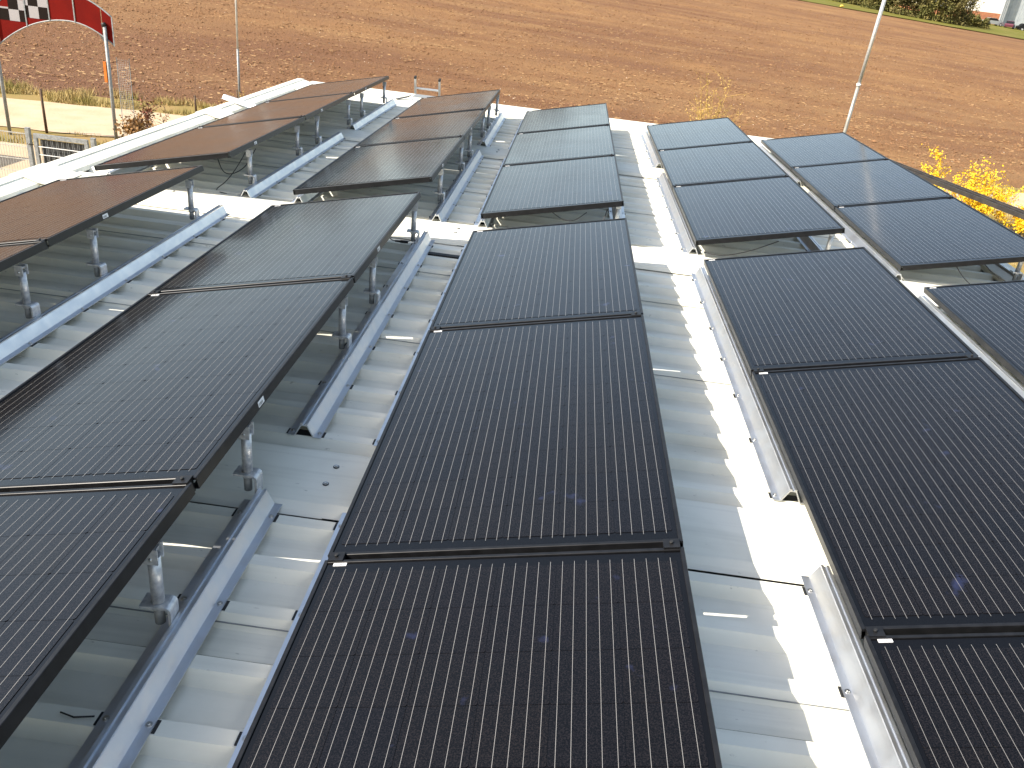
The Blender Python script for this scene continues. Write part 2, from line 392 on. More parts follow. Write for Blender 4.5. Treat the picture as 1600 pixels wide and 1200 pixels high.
def sheet_part(crests, ylo, yhi, pitch, cut_lo=False, cut_hi=False):
    """one trapezoid roof sheet covering the given crest centres, ylo..yhi"""
    ct, sl = 0.023, 0.028
    pts = [(ylo, VZ)] if ylo < crests[0]-ct-sl-0.002 else []
    for c in crests:
        pts += [(c-ct-sl, VZ), (c-ct, CZ), (c+ct, CZ), (c+ct+sl, VZ)]
    if cut_lo: pts = pts[2:] if pts[0][1] == VZ and len(pts) % 4 else pts[1:]
    if cut_hi: pts = pts[:-1]; yhi = pts[-1][0]
    if cut_lo: pts = [(pts[0][0]-.001, VZ)] + pts
    mid = []
    for i, p in enumerate(pts):      # small stiffening bead in the valley
        mid.append(p)
    if yhi > pts[-1][0]+0.002: mid.append((yhi, VZ))
    else:  # the lap: the last rib ends half way down its slope, one sheet thickness proud
        pass
    x0, x1 = XL+0.19, XR-0.19
    mb = MB(); vs = []; n = len(mid)
    for x in (x0, x1):
        vs += [(x, y, z) for y, z in mid]
    th = 0.0012
    for x in (x0, x1): vs += [(x, y, z-th) for y, z in mid]
    fs = [(i, i+1, n+i+1, n+i) for i in range(n-1)] + [(2*n+i, 3*n+i, 3*n+i+1, 2*n+i+1) for i in range(n-1)]
    fs += [(0, n, 3*n, 2*n), (n-1, 3*n-1, 4*n-1, 2*n-1)]
    mb.add(vs, fs); bpart(mb, 'roof_sheet', M['roof'])
bays = [  # (y low, y high, first crest, pitch, count)
    (-5.80, -3.075, -5.614, 0.208, 13),
    (-2.665, 0.135, -2.573, 0.2085, 13),
    (0.545, 3.15, 0.62, 0.205, 12),
    (3.545, 5.72, 3.62, 0.205, 10)]
BAYCRESTS = []
for ylo, yhi, c0, p, n in bays:
    cr = [c0+p*k for k in range(n)]; BAYCRESTS.append(cr)
    i = 0
    while i < n:
        seg = cr[i:i+5]; last = i+5 >= n
        lo = ylo if i == 0 else seg[0]-p+0.021+0.010     # lap sits on the shoulder of the previous rib
        if i > 0:
            # overlap piece climbing over the neighbour's crest shoulder
            pass
        sheet_part(seg, ylo if i == 0 else seg[0]-p+0.021+0.036, yhi if last else seg[-1]+0.021+0.0341, p, cut_lo=(i == 0 and ylo == 0.545), cut_hi=(last and ylo == -5.80))
        if not last:   # visible lap edge half way down the near slope of the next sheet's first rib
            c = cr[i+5]
            bpart(MB().box(XL+.195, XR-.195, c-0.021-0.022, c-0.021-0.0195, CZ-0.0215, CZ-0.0185), 'sheet_lap', M['galvanised_matt'])
        i += 5

# flat cover strips over the joints between the bays, each in two lengths
def cover(y0, y1, x0, x1, zt, name='cover_strip', near=0.055, far=0.04, drop=0.036):
    dn = .020 if y0 < -3 and y0 > -4 else drop; prof = [(y0, zt-dn), (y0, zt-dn+.0015), (y0+near*.35, zt-.010), (y0+near, zt), (y1-far, zt), (y1, zt-drop+.0015), (y1, zt-drop),
            (y1-far, zt-.002), (y0+near, zt-.002), (y0+near*.35, zt-.014)]
    return bpart(MB().prism(prof, x0, x1, 'X'), name, M['roof'])
SCREW = MB(); SCREW.tube([(0,0,0),(0,0,0.0015)], 0.0085, 10); SCREW.tube([(0,0,0.0015),(0,0,0.006)], 0.005, 6)
_sc0 = SCREW.build('screw', M['screw']); SCREW_ME = _sc0.data; bpy.data.objects.remove(_sc0)
WAS = MB(); WAS.tube([(0,0,0),(0,0,0.002)], 0.011, 12)
_w0 = WAS.build('washer', M['rubber']); WASHER_ME = _w0.data; bpy.data.objects.remove(_w0)
def put(name, me, parent, loc, rot=None):
    o = bpy.data.objects.new(name, me); COL.objects.link(o); o.parent = parent; o.location = loc
    if rot: o.rotation_euler = rot
    return o
for y0, y1 in ((-6.22, -5.80), (-3.072, -2.655), (0.115, 0.56), (3.13, 3.56)):
    cover(y0, y1, XL+.192, -0.112, -0.1135)
    cover(y0+.002, y1-.002, -0.114, XR-.192, -0.1115)
    for (sx, sy) in ((-.142, y0+.285), (-.148, y0+.172), (-2.2, y0+.3), (2.3, y0+.18), (3.4, y0+.3)):
        put('screw', SCREW_ME, building, (sx, sy, -0.1105-GZ)); put('washer', WASHER_ME, building, (sx, sy, -0.1122-GZ))
    # turned-up end piece of each strip over the left edge trim
    bpart(MB().prism([(XL-.012, -.098), (XL-.012, -.070), (XL-.004, -.064), (XL+.095, -.066), (XL+.19, -.094), (XL+.29, -.107), (XL+.29, -.109), (XL+.19, -.097), (XL+.094, -.069), (XL-.002, -.067), (XL-.009, -.072), (XL-.009, -.098)], y0+.03, y1-.02, 'Y'), 'end_cap', M['roof'])
# left edge trim (two-step capping) and right edge trim, butted at the back corner trim
def edge_trim(side):
    s = 1 if side < 0 else -1; X0 = XL if side < 0 else XR
    prof = [(0, -.32), (0, -.074), (.004, -.070), (.088, -.070), (.090, -.079), (.100, -.080), (.186, -.104), (.200, -.135), (.197, -.136), (.184, -.107), (.100, -.083), (.088, -.082), (.086, -.073), (.006, -.073), (.003, -.077), (.003, -.32)]
    y = YN
    while y < YF-.05:
        y2 = min(y+2.98, YF-.01)
        bpart(MB().prism([(X0+s*p, q+(0.0 if int((y-YN)/2.98)%2 else .001)) for p, q in prof], y, y2-.002, 'Y'), 'edge_trim', M['roof'])
        y = y2
edge_trim(-1); edge_trim(1)
prof = [(5.70, -.155), (5.70, -.150), (5.735, -.108), (6.150, -.104), (6.152, -.090), (6.440, -.086), (6.456, -.093), (6.458, -.34), (6.460, -.34), (6.460, -.086), (6.444, -.082), (6.150, -.086), (6.146, -.101), (5.733, -.104), (5.697, -.149), (5.697, -.155)]
for a, b in ((XL+.202, -1.47), (-1.468, 1.5), (1.502, XR-.202)):
    bpart(MB().prism(prof, a, b, 'X'), 'rear_capping', M['roof'])
prof2 = [(-(p-5.70)-5.95+0.0, q) for p, q in prof]
bpart(MB().box(XL+.202, XR-.202, YN, YN+.13, -.34, -.10), 'front_capping', M['roof'])

# ---------------------------------------------------------------- solar panels
PL, PW = 1.69, 1.0
def build_panel():
    root = thing('solar_panel', 'x', 'solar panel', group='x')
    fr = MB(); h, w, c = 0.036, 0.0115, 0.0014
    def side(a0, a1, axis, at, inward):
        p = [(0, -h), (0, -c), (c, 0), (w-c*.6, 0), (w, -c*.6), (w, -0.008), (0.002, -0.008), (0.002, -h+.002), (.028, -h+.002), (.028, -h)]
        fr.prism([(at+inward*q[0], q[1]) for q in p], a0, a1, axis)
    side(-PL, 0, 'Y', 0, 1); side(-PL, 0, 'Y', PW, -1)
    side(0.0118, PW-0.0118, 'X', 0, -1); side(0.0118, PW-0.0118, 'X', -PL, 1)
    fr.build('frame', M['black_frame'], root)
    MB().box(.0105, PW-.0105, -PL+.0105, -.0105, -.0062, -.0042).build('backsheet', M['backsheet'], root)
    MB().box(.0305, PW-.0305, -PL+.0305, -.0305, -.0080, -.0064).build('rear_bounce_sheet', M['bounce_backsheet'], root)  # unseen pale underside, added to bounce light into the shade below the panel
    cp = 0.1585; cs = 0.1574; x0 = (PW-6*cp)/2; y0 = (PL-10*cp)/2
    ch = 0.004; hcs = cs/2
    oc = [(-hcs+ch, -hcs), (hcs-ch, -hcs), (hcs, -hcs+ch), (hcs, hcs-ch), (hcs-ch, hcs), (-hcs+ch, hcs), (-hcs, hcs-ch), (-hcs, -hcs+ch)]
    cellmb = MB().prism(oc, -0.0006, 0.0006, 'Z')
    first = None
    for i in range(6):
        for j in range(10):
            loc = (x0+cp*(i+.5), -y0-cp*(j+.5), -0.0034)
            if first is None: first = cellmb.build('solar_cell', M['cell'], root, loc)
            else: put('solar_cell', first.data, root, loc)
    bb = MB()
    for i in range(6):
        for k in range(5):
            x = x0+cp*i+(cp-cs)/2+cs*(k+.5)/5; w2 = .00050
            bb.add([(x-w2, -PL+y0-.012, -.0023), (x+w2, -PL+y0-.012, -.0023), (x+w2, -y0+.012, -.0023), (x-w2, -y0+.012, -.0023)], [(0,1,2,3)])
    kind(bb.build('busbar_ribbons', M['busbar'], root), 'stuff')
    lb = MB(); lb.box(.030, .068, -.0245, -.0128, -.0038, -.0020)
    lb.cur = 1
    x = .0335
    for q in range(13):
        ww = random.choice((.0007, .0013)); lb.box(x, x+ww, -.0225, -.0165, -.0019, -.0018); x += ww+random.choice((.0007, .0013))
    lb.build('barcode_label', [M['white_sticker'], M['ink']], root)
    lb = MB(); lb.box(PW, PW+.0006, -1.225, -1.175, -.030, -.010); lb.cur = 1
    y = -1.22
    for q in range(9):
        ww = random.choice((.001, .002)); lb.box(PW+.0007, PW+.0008, y, y+ww, -.027, -.017); y += ww+random.choice((.0015, .003))
    lb.build('side_label', [M['white_sticker'], M['ink']], root)
    MB().box(.44, .56, -.20, -.09, -.026, -.0065).build('junction_box', M['rubber'], root)
    return root
TILT = 0.2168
GAPY = 0.0245
ROWS = {-2: (-2.7289, -0.0902, 0.0128), -1: (-1.336, -0.0197, 0.0041), 0: (0, 0, 0), 1: (1.5165, -0.0163, 0.0118), 2: (2.9695, 0.0453, -0.0015)}
ROWNAME = {-2: 'leftmost row', -1: 'second row from the left', 0: 'middle row', 1: 'second row from the right', 2: 'rightmost row'}
YTOP = {0: 0.0, 1: 5.558}
GNAME = {0: 'near block', 1: 'far block'}
KNAME = {0: {0: 'rear', 1: 'middle', 2: 'nearest'}, 1: {0: 'rear', 1: 'middle', 2: 'nearest'}}
proto = build_panel(); used = False
def loc_on(r, g, y_off=0.0, along=0.0, up=0.0):
    X, Y, Z = ROWS[r]
    return Vector((X + along*math.cos(TILT) - up*math.sin(TILT), YTOP[g]+Y+y_off, Z + along*math.sin(TILT) + up*math.cos(TILT)))
for r in ROWS:
    for g in (0, 1):
        for k in range(3):
            y = -k*(PL+GAPY)
            loc = loc_on(r, g, y)
            tilt = TILT + R(random.uniform(-.12, .12)); rz = R(random.uniform(-.05, .05))
            lab = '%s black solar panel of the %s, %s' % (KNAME[g][k], GNAME[g], ROWNAME[r])
            o = proto if not used else clone(proto, loc, label=lab)
            used = True
            o.location = loc; o.rotation_euler = (R(random.uniform(-.06, .06)), -tilt, rz); o['label'] = lab
            o['group'] = 'black solar panels on the roof'

# clamps gripping neighbouring panels at the joints
def build_clamp():
    root = thing('panel_clamp', 'x', 'clamp')
    MB().box(-.022, .022, -.0105, .0105, -.040, -.001).box(-.022, .022, -.019, .019, .0005, .0035).build('clamp_body', M['black_frame'], root)
    MB().tube([(0,0,.0035), (0,0,.010)], .0055, 6).build('bolt', M['rubber'], root)
    return root
cl = build_clamp(); used = False
for r in ROWS:
    for g in (0, 1):
        for k in (1, 2):
            y = -k*(PL+GAPY) + GAPY/2
            for s, al in (('low', .032), ('high', .968)):
                loc = loc_on(r, g, y, al); lab = 'black clamp, %s end of %s joint, %s, %s' % (s, 'rear' if k == 1 else 'nearer', GNAME[g], ROWNAME[r])
                o = cl if not used else clone(cl, loc, label=lab)
                used = True; o.location = loc; o.rotation_euler = (0, -TILT, 0); o['label'] = lab; o['group'] = 'black clamps between panels'

# ---------------------------------------------------------------- mounting rails
RAIL = [(-.064,0),(-.064,.003),(-.038,.003),(-.0135,.050),(-.0135,.056),(-.0045,.056),(-.0045,.050),(.0045,.050),(.0045,.056),(.0135,.056),(.0135,.050),(.038,.003),(.064,.003),(.064,0),(.034,0),(.010,.046),(-.010,.046),(-.034,0)]
RZ = CZ + 0.0025
rail_mesh = {}
PAD = MB().box(-.036, .036, -.019, .019, 0, .0024); _p = PAD.build('rubber_pad', M['rubber']); PAD_ME = _p.data; bpy.data.objects.remove(_p)
BY = [(-5.72, -3.045), (-2.605, .065), (.50, 3.06), (3.525, 5.60)]
BN = ['front bay', 'second bay', 'third bay', 'rear bay']
for r in ROWS:
    X = ROWS[r][0]
    for side in ('low', 'high'):
        if r == -2 and side == 'low': lx = X+.015
        lx = X+.015 if side == 'low' else X+math.cos(TILT)+.043
        for bi, (ya, yb) in enumerate(BY):
            t = thing('mounting_rail', 'silver rail below the %s edge, %s, %s' % (side, ROWNAME[r], BN[bi]), 'rail', (lx, ya, RZ), 'silver roof rails under the panels')
            key = bi
            if key not in rail_mesh:
                o = MB().prism(RAIL, 0, yb-ya, 'Y').build('rail_profile', M['aluminium'], t); rail_mesh[key] = o.data
            else: put('rail_profile', rail_mesh[key], t, (0,0,0))
            cr = BAYCRESTS[bi]
            for ci, c in enumerate(cr):
                if ci % 2 == (1 if bi == 0 else 0) and ci not in (0, len(cr)-1): 
                    pass
                if (ci % 2 == 0 or ci == len(cr)-1) and ya+.01 < c < yb-.01:
                    for sx in (-1, 1):
                        put('screw', SCREW_ME, t, (sx*.051, c-ya, .003)); put('rubber_pad', PAD_ME, t, (sx*.036, c-ya, -.0024))

# ---------------------------------------------------------------- support posts at the high edges
def build_post():
    root = thing('support_post', 'x', 'post')
    MB().tube([(0,0,-.085), (0,0,-.02)], .0135, 12).build('threaded_rod', M['galvanised_matt'], root)
    MB().tube([(0,0,-.0150), (0,0,.132)], .0165, 16).build('tube', M['galvanised'], root)
    b = MB(); rr = .016
    prof = [(-.040, -.023), (-.040, -.015), (.024, -.015)]
    for k in range(5):
        a = math.pi/2 - k*math.pi/8; prof.append((.024+rr*math.cos(a), -.015-rr+rr*math.sin(a)))
    prof += [(.040, -.088), (.032, -.088)]
    r2 = rr-.008
    for k in range(5):
        a = k*math.pi/8; prof.append((.024+r2*math.cos(a), -.031+r2*math.sin(a)))
    b.prism(prof, -.026, .026, 'Y').build('angle_bracket', M['galvanised'], root)
    MB().tube([(0,0,-.036),(0,0,-.024)], .018, 6).build('nut', M['galvanised'], root)
    h = MB().box(-.018, .018, -.020, -.016, .118, .165).box(-.018, .018, .016, .020, .118, .165).box(-.022, .010, -.0155, .0155, .150, .156)
    h.build('clamp_head', M['galvanised'], root)
    MB().tube([(0,-.026,.135),(0,.026,.135)], .0045, 8).build('cross_bolt', M['screw'], root)
    return root
post = build_post(); used = False
POSTS = {-2: [-4.90, -3.66, -3.03, -1.98, -1.40, -.27, .75, 1.87, 2.45, 3.58, 4.15, 5.30],
         -1: [-4.90, -3.66, -3.03, -1.86, -1.27, -.12, .96, 2.11, 2.73, 3.85, 4.45, 5.45],
         0: [-4.90, -3.66, -3.03, -1.86, -1.27, -.12, .62, 2.11, 2.73, 3.85, 4.45, 5.45],
         1: [-3.66, -3.03, -1.86, -1.27, -.12, .60, 2.11, 2.73, 3.85, 4.45, 5.45],
         2: [-4.90, -3.66, -3.03, -1.86, -1.27, -.12, .80, 2.11, 2.73, 3.85, 4.45, 5.45]}
ORD = ['first', 'second', 'third', 'fourth', 'fifth', 'sixth', 'seventh', 'eighth', 'ninth', 'tenth', 'eleventh', 'twelfth']
for r, ylist in POSTS.items():
    X, _, Z = ROWS[r]
    for i, y in enumerate(ylist):
        loc = (X+math.cos(TILT)-.012, y, Z*.5)
        lab = 'silver post, %s from the back, under the %s' % (ORD[len(ylist)-1-i], ROWNAME[r])
        o = post if not used else clone(post, loc, label=lab)
        used = True; o.location = loc; o.rotation_euler = (0, 0, R(random.uniform(-4, 4))); o['label'] = lab; o['group'] = 'silver posts under the high panel edges'

# ---------------------------------------------------------------- cables and small things on the roof
def cable(pts, label, r=0.0035, name='cable'):
    P = [Vector(p) for p in pts]; out = []
    for i in range(len(P)-1):
        p0, p1, p2, p3 = P[max(i-1,0)], P[i], P[i+1], P[min(i+2, len(P)-1)]
        for k in range(8):
            t = k/8; out.append(0.5*((2*p1)+(p2-p0)*t+(2*p0-5*p1+4*p2-p3)*t*t+(3*p1-p0-3*p2+p3)*t**3))
    out.append(P[-1]); t = thing('cable', label, 'cable', out[0]); o0 = out[0]
    MB().tube([p-o0 for p in out], r, 6).build('cable_sheath', M['cable'], t)
    return t
c1 = cable([(-.62, .02, .10), (-.56, -.08, -.02), (-.52, -.12, -.085), (-.47, -.11, -.10), (-.42, -.09, -.10), (-.36, -.07, -.09)], 'black cable with plug under the near block, second row from the left', .003)
MB().tube([(0,0,0),(.035,.003,0),(.037,.003,0),(.085,.006,0)], [.006,.008,.011,.010], 8).build('plug', M['cable'], c1, (.13, -.13, -.20))
cable([(-2.13, 1.0, .10), (-2.02, .85, -.02), (-1.92, .78, -.03), (-1.84, .85, .02), (-1.79, .95, .14)], 'black cable looping behind the nearest post of the leftmost row, far block')
cable([(-1.86, .95, .12), (-1.9, .82, .0), (-1.93, .70, -.07), (-1.97, .62, -.12), (-1.88, .58, -.13)], 'black cable dropping to the roof below the leftmost row, far block')
cable([(.50, .50, .06), (.58, .46, .03), (.66, .46, .035), (.74, .50, .09)], 'black cable sagging under the far block, middle row')
cable([(.88, .50, .13), (.86, .45, .05), (.84, .42, -.02), (.83, .40, -.10)], 'black cable hanging straight beside the silver post, far block, middle row')
cable([(1.60, .46, -.075), (1.72, .42, -.07), (1.9, .44, -.02), (2.1, .50, .06)], 'black cable rising from the rail to the far block, second row from the right')
cable([(3.35, .50, .04), (3.42, .48, -.03), (3.52, .46, -.09), (3.62, .5, -.10)], 'black cable below the nearest panel of the far block, rightmost row')
cable([(3.55, .60, .08), (3.66, .52, .0), (3.82, .50, -.03), (3.95, .56, .08)], 'black cable beside the last post of the rightmost row')
t = thing('cable_duct', 'flat black rubber duct lying across the ribs between the rail and the middle row', 'duct', (-.255, -.185, VZ))
MB().box(0, .62, -.022, .022, .001, .030).build('duct_body', M['rubber'], t)
tag(MB().tube([(-.475, -3.952, -.113), (-.44, -3.958, -.116), (-.395, -3.950, -.113)], .0022, 6).build('cable_tie', M['rubber']), 'short black cable tie lying on the roof at the lower left', 'cable tie')
# spare rail offcut lying over the left roof edge
t = thing('rail_offcut', 'short silver rail offcut lying across the left roof edge', 'rail', (-3.30, 4.10, -.056), rot=(0, R(5), R(-36)))
MB().prism([(p*.8, q*.75) for p, q in RAIL], 0, .62, 'Y').build('offcut_profile', M['aluminium'], t); t.rotation_euler = (R(-3), 0, R(-118))
# dark offcuts at the back edge
t = thing('sheet_offcut', 'dark grey metal offcut with a bent tab at the back roof edge', 'offcut', (-1.62, 5.98, -.10))
MB().bar((-.10, -.12, .006), (.02, .05, .03), .045, .008).bar((.02, .05, .03), (.06, .03, .055), .04, .006).build('metal_strip', M['dark_trim'], t)
tag(MB().box(-.05, .05, -.03, .03, 0, .02).box(-.06, -.04, -.02, .02, .02, .035).build('roof_bracket', M['galvanised'], None, (-1.50, 5.95, -.104)), 'little silver bracket lying on the white capping at the back edge', 'bracket')
tag(MB().box(-.17, .17, -.13, .13, 0, .004).build('cover_plate', M['galvanised_matt'], None, (-1.40, 6.29, -.083)), 'flat taupe grey plate on the back capping between the two left rows', 'plate')
# ladder leaning at the back wall
t = thing('ladder', 'silver ladder leaning on the back wall, its top above the roof', 'ladder', (-1.47, 7.3, GZ))
for x in (-.17, .17):
    MB().bar((x, .35, 0), (x, -.59, 2.99), .024, .055).build('stile', M['aluminium'], t)
    MB().bar((x, -.59, 2.99), (x, -.597, 3.012), .03, .06).build('stile_cap', M['rubber'], t)
for k in range(11):
    z = .255+.26*k; yy_ = .35-.94*z/2.99
    MB().bar((-.157, yy_, z), (.157, yy_, z), .030, .022).build('rung', M['aluminium'], t)
# dark beam running out from the back right corner
t = thing('metal_beam', 'dark metal channel beam running out beyond the rightmost row of panels', 'beam', (4.62, 6.20, -.12))
d = Vector((6.6-4.62, -1.3-6.2, 0.0)); pts = Vector((0,0,0)); 
def chan(mb, a, b):
    mb.bar(a, b, .070, .010).bar(Vector(a)+Vector((.044,.011,.012)), Vector(b)+Vector((.044,.011,.012)), .010, .036).bar(Vector(a)-Vector((.044,.011,.012)), Vector(b)-Vector((.044,.011,.012)), .010, .048)
    mb.bar(Vector(a)+Vector((.012,.003,.014)), Vector(b)+Vector((.012,.003,.014)), .016, .012)
    return mb
chan(MB(), (0,0,0), d).build('channel', M['dark_trim'], t)
MB().bar((0,0,-.02), (-.66,-.05,-.02), .05, .05).build('bracket_arm', M['dark_trim'], t)
MB().bar((d.x,d.y,-.08), (d.x,d.y,GZ+.12), .08, .08).build('beam_post', M['dark_trim'], t)

# ---------------------------------------------------------------- poles
t = thing('flag_pole', 'tall slim silver pole close behind the rightmost row of panels', 'pole', (4.70, 8.0, GZ))
M['pole_grey'] = mat('pole_grey', (.34,.33,.29), .45, .4, noise_scale=9, color2=(.26,.25,.22))
def lean(z): return (0.045*(z/4.7), 0, z)
MB().tube([(0,0,0),(.012,0,1.5),(.02,0,2.8),(.03,0,3.50)], [.027,.026,.026,.025], 14).build('lower_tube', M['pole_grey'], t)
MB().tube([(.03,0,3.49),(.032,0,3.525)], .032, 14).build('joint_collar', M['white_sticker'], t)
MB().tube([(.032,0,3.52),(.05,0,4.3),(.10,0,6.8)], [.025,.027,.027], 14).build('upper_tube', M['galvanised'], t)
t = thing('flag_pole', 'thin pale pole standing at the field edge, left of the leftmost row', 'pole', (-9.16, 19.6, ground(-9.16, 19.6)))
MB().tube([(0,0,0),(0,0,1.6)], .035, 10).build('lower_tube', M['galvanised_matt'], t)
MB().tube([(0,0,1.6),(0,0,5.5)], .028, 10).build('upper_tube', mat('pale_pole', (.6,.6,.57), .4, noise_scale=6, color2=(.5,.5,.47)), t)

# ---------------------------------------------------------------- banner arch over the gateway
M['red_sheet'] = mat('red_banner', (0.15, 0.006, 0.003), 0.8, spec=0.08, noise_scale=2, color2=(0.12, 0.005, 0.003))
M['white_sheet'] = mat('white_banner', (0.33, 0.31, 0.31), 0.8, spec=0.1, noise_scale=4, color2=(.32,.30,.30))
M['black_sheet'] = mat('black_banner', (0.012, 0.008, 0.006), 0.8, spec=0.08)
M['orange'] = mat('orange_plastic', (0.62, 0.17, 0.02), 0.45, noise_scale=8, color2=(.5,.13,.015))
AX, AY = -10.52, 12.8
arch = thing('banner_arch', 'red banner arch with a black and white chequered middle on two grey poles', 'arch', (AX, AY, GZ))
def low(x): return -.37 - (.42 if x > .4 else .25)*(x-.4)**2
def high(x): return low(x) + .55 + .20*max(0, min(1, (.8-x)/.8))
def zt(z): return z - GZ
segs = [(-1.45, -1.17), (-1.17, -.51), (-.51, 0), (0, .55), (.55, 1.12), (1.12, 1.35)]
for i, (a, b) in enumerate(segs):
    n = 6; vs = []; fs = []
    for k in range(n+1):
        x = a+.012 + (b-a-.024)*k/n
        vs += [(x, -.006, zt(low(x))), (x, -.006, zt(high(x))), (x, .006, zt(low(x))), (x, .006, zt(high(x)))]
    for k in range(n):
        o = 4*k; fs += [(o, o+4, o+5, o+1), (o+2, o+3, o+7, o+6), (o+1, o+5, o+7, o+3), (o, o+2, o+6, o+4)]
    fs += [(0,1,3,2), (4*n, 4*n+2, 4*n+3, 4*n+1)]
    MB().add(vs, fs).build('banner_sheet', M['red_sheet'], arch)
# chequers: squares printed on the two middle sheets
for xe, zb, zs, flip in (((-1.165, -.87, -.65, -.53), (-.50, -.275), -.03, 0), ((-.50, -.43, -.22, -.01), (-.40, -.165, .06), .03, 0)):
    for i in range(3):
        for j in range(3):
            if j and j >= len(zb): continue
            x0, x1 = xe[i]+.001, xe[i+1]-.001; z0 = zb[j]; z1 = (zb[j+1] if j+1 < len(zb) else z0+.2)-.002
            z1 = min(z1, high(x0)-.01, high(x1)-.01)
            if z1-z0 < .03: continue
            white = (i+j+flip) % 2 == 1
            MB().box(x0, x1, -.009, -.0065, zt(z0), zt(z1)).build('chequer_square', M['white_sheet' if white else 'black_sheet'], arch)
for x in (-1.45, -.51, 0, .55, 1.35):
    MB().bar((x, -.014, zt(low(x))-.01), (x, -.014, zt(high(x))+.01), .022, .014).build('banner_rib', M['galvanised_matt'], arch)
for fn, nm in ((low, 'lower_rim'), (high, 'upper_rim')):
    MB().tube([(x/20-1.45, 0, zt(fn(x/20-1.45))) for x in range(0, 57)], .016, 8).build(nm, M['galvanised_matt'], arch)
for x in (-1.24, 1.2):
    MB().tube([(x, -.05, 0), (x, -.05, zt(-.38)+.0)], .036, 12).build('pole', M['galvanised_matt'], arch)
MB().tube([(1.2, -.05, zt(-.38)), (1.16, -.05, zt(-.36)+.0)], .04, 12).tube([(1.2,-.05,zt(-.38)),(1.17,-.05,zt(-.32)+.0)],.045,12).build('pole_top', M['rubber'], arch)
tag(MB().box(-.03, .03, -.02, .02, 0, .42).build('reflector_bar', M['orange'], None, (AX+1.13, AY-.07, -1.50)), 'orange reflector bar fixed to the right pole of the banner arch', 'reflector')
tag(MB().add([(-.10,-.004,.26),(-.10,.004,.26),(.08,-.004,0),(.08,.004,0),(.11,-.004,.02),(.11,.004,.02),(.10,-.004,.26),(.10,.004,.26)], [(0,2,4,6),(1,7,5,3),(0,1,3,2),(2,3,5,4),(4,5,7,6),(6,7,1,0)]).build('grey_plate', M['galvanised_matt'], None, (AX+.96, AY+.25, -.80)), 'small grey plate hanging just behind the right end of the arch', 'plate')
# wire mesh screen beside the arch
t = thing('wire_screen', 'thin see-through wire mesh screen beside the right arch pole', 'mesh screen', (-9.38, 13.2, GZ))
mb = MB()
for k in range(8): mb.bar((.04*k, 0, .3), (.04*k, 0, 1.85), .003, .003)
for k in range(38): mb.bar((0, 0, .3+.041*k), (.28, 0, .3+.041*k), .0025, .0025)
kind(mb.build('wire_grid', M['galvanised'], t), 'stuff')
for x in (0, .28): MB().bar((x, .01, 0), (x, .01, 1.87), .012, .012).build('screen_post', M['galvanised_matt'], t)

# ---------------------------------------------------------------- gate, mesh fence, wooden posts
GYY = 8.8
M['pale_zinc'] = mat('pale_zinc', (.45,.43,.38), .6, noise_scale=9, color2=(.34,.33,.30))
gate = thing('garden_gate', 'grey steel gate with black fabric behind its wires', 'gate', (-8.66, GYY, GZ))
gw, gh = 1.0, 1.02
MB().bar((.02,0,gh), (gw-.02,0,gh), .05, .07).build('top_bar', M['galvanised_matt'], gate)
MB().bar((.02,0,.1), (gw-.02,0,.1), .05, .05).build('bottom_bar', M['galvanised_matt'], gate)
for x in (.045, gw-.045): MB().bar((x,0,.127), (x,0,gh-.037), .06, .05).build('gate_stile', M['galvanised_matt'], gate)
for z in (.30, .50, .70, .90-.06):
    MB().bar((.07,-.012,z), (gw-.07,-.012,z), .008, .012).build('wire_rail', M['white_sticker'], gate)
for k in range(9):
    for dx in (0, .03): MB().bar((.12+.095*k+dx, .0, .13), (.12+.095*k+dx, .0, gh-.04), .005, .005).build('wire', M['galvanised_matt'], gate)
v = []; f = []
for i in range(31):
    for j in range(9):
        v.append((.11+.80*i/30, .035+.022*noise.noise((i*.5, j*.5, 1)), .14+(gh-.20)*j/8))
for i in range(30):
    for j in range(8): f.append((i*9+j, (i+1)*9+j, (i+1)*9+j+1, i*9+j+1))
MB().add(v, f, True).build('privacy_fabric', mat('black_fabric', (.022,.024,.026), .5, noise_scale=6, color2=(.05,.05,.05)), gate)
MB().tube([(.0,-.03,gh-.16),(-.09,-.05,gh-.14)], .012, 8).build('latch', M['dark_trim'], gate)
for x, nm, h in ((-8.74, 'left of the gate', 1.14), (-7.58, 'right of the gate', 1.10)):
    t = thing('gate_post', 'square grey steel post %s' % nm, 'post', (x, GYY, GZ), 'grey posts of the garden gate')
    MB().box(-.035, .035, -.035, .035, 0, h-.008).build('post_tube', M['galvanised_matt'], t)
    MB().box(-.038, .038, -.038, .038, h-.008, h).build('post_cap', M['galvanised_matt'], t)
t = thing('mesh_fence', 'pale double wire mesh fence running left from the gate', 'fence', (-11.6, GYY, GZ))
for z in (1.03, .80, .58, .36, .14):
    MB().bar((0,-.008,z), (2.81,-.008,z), .008, .016).build('wire_rail', M['pale_zinc'], t)
for k in range(56): MB().bar((.02+.05*k,0,.1), (.02+.05*k,0,1.05), .005, .005).build('wire', M['pale_zinc'], t)
M['post_wood'] = mat('post_wood', (.10,.055,.025), .8, noise_scale=12, color2=(.06,.035,.02))
for x, y, h, lab in ((-11.25, 13.3, .98, 'tall dark wooden stake at the near side of the sandy track'), (-9.63, ty(-9.63)+3.9, .52, 'short dark stake on the grass verge beyond the track, nearer the gate'), (-8.70, ty(-8.7)+4.4, .70, 'dark stake on the verge beyond the track, by the rail offcut')):
    tag(MB().tube([(0,0,0),(-.01,0,h)], [.032,.026], 7).build('wooden_stake', M['post_wood'], None, (x, y, GZ)), lab, 'stake', 'dark stakes along the track')

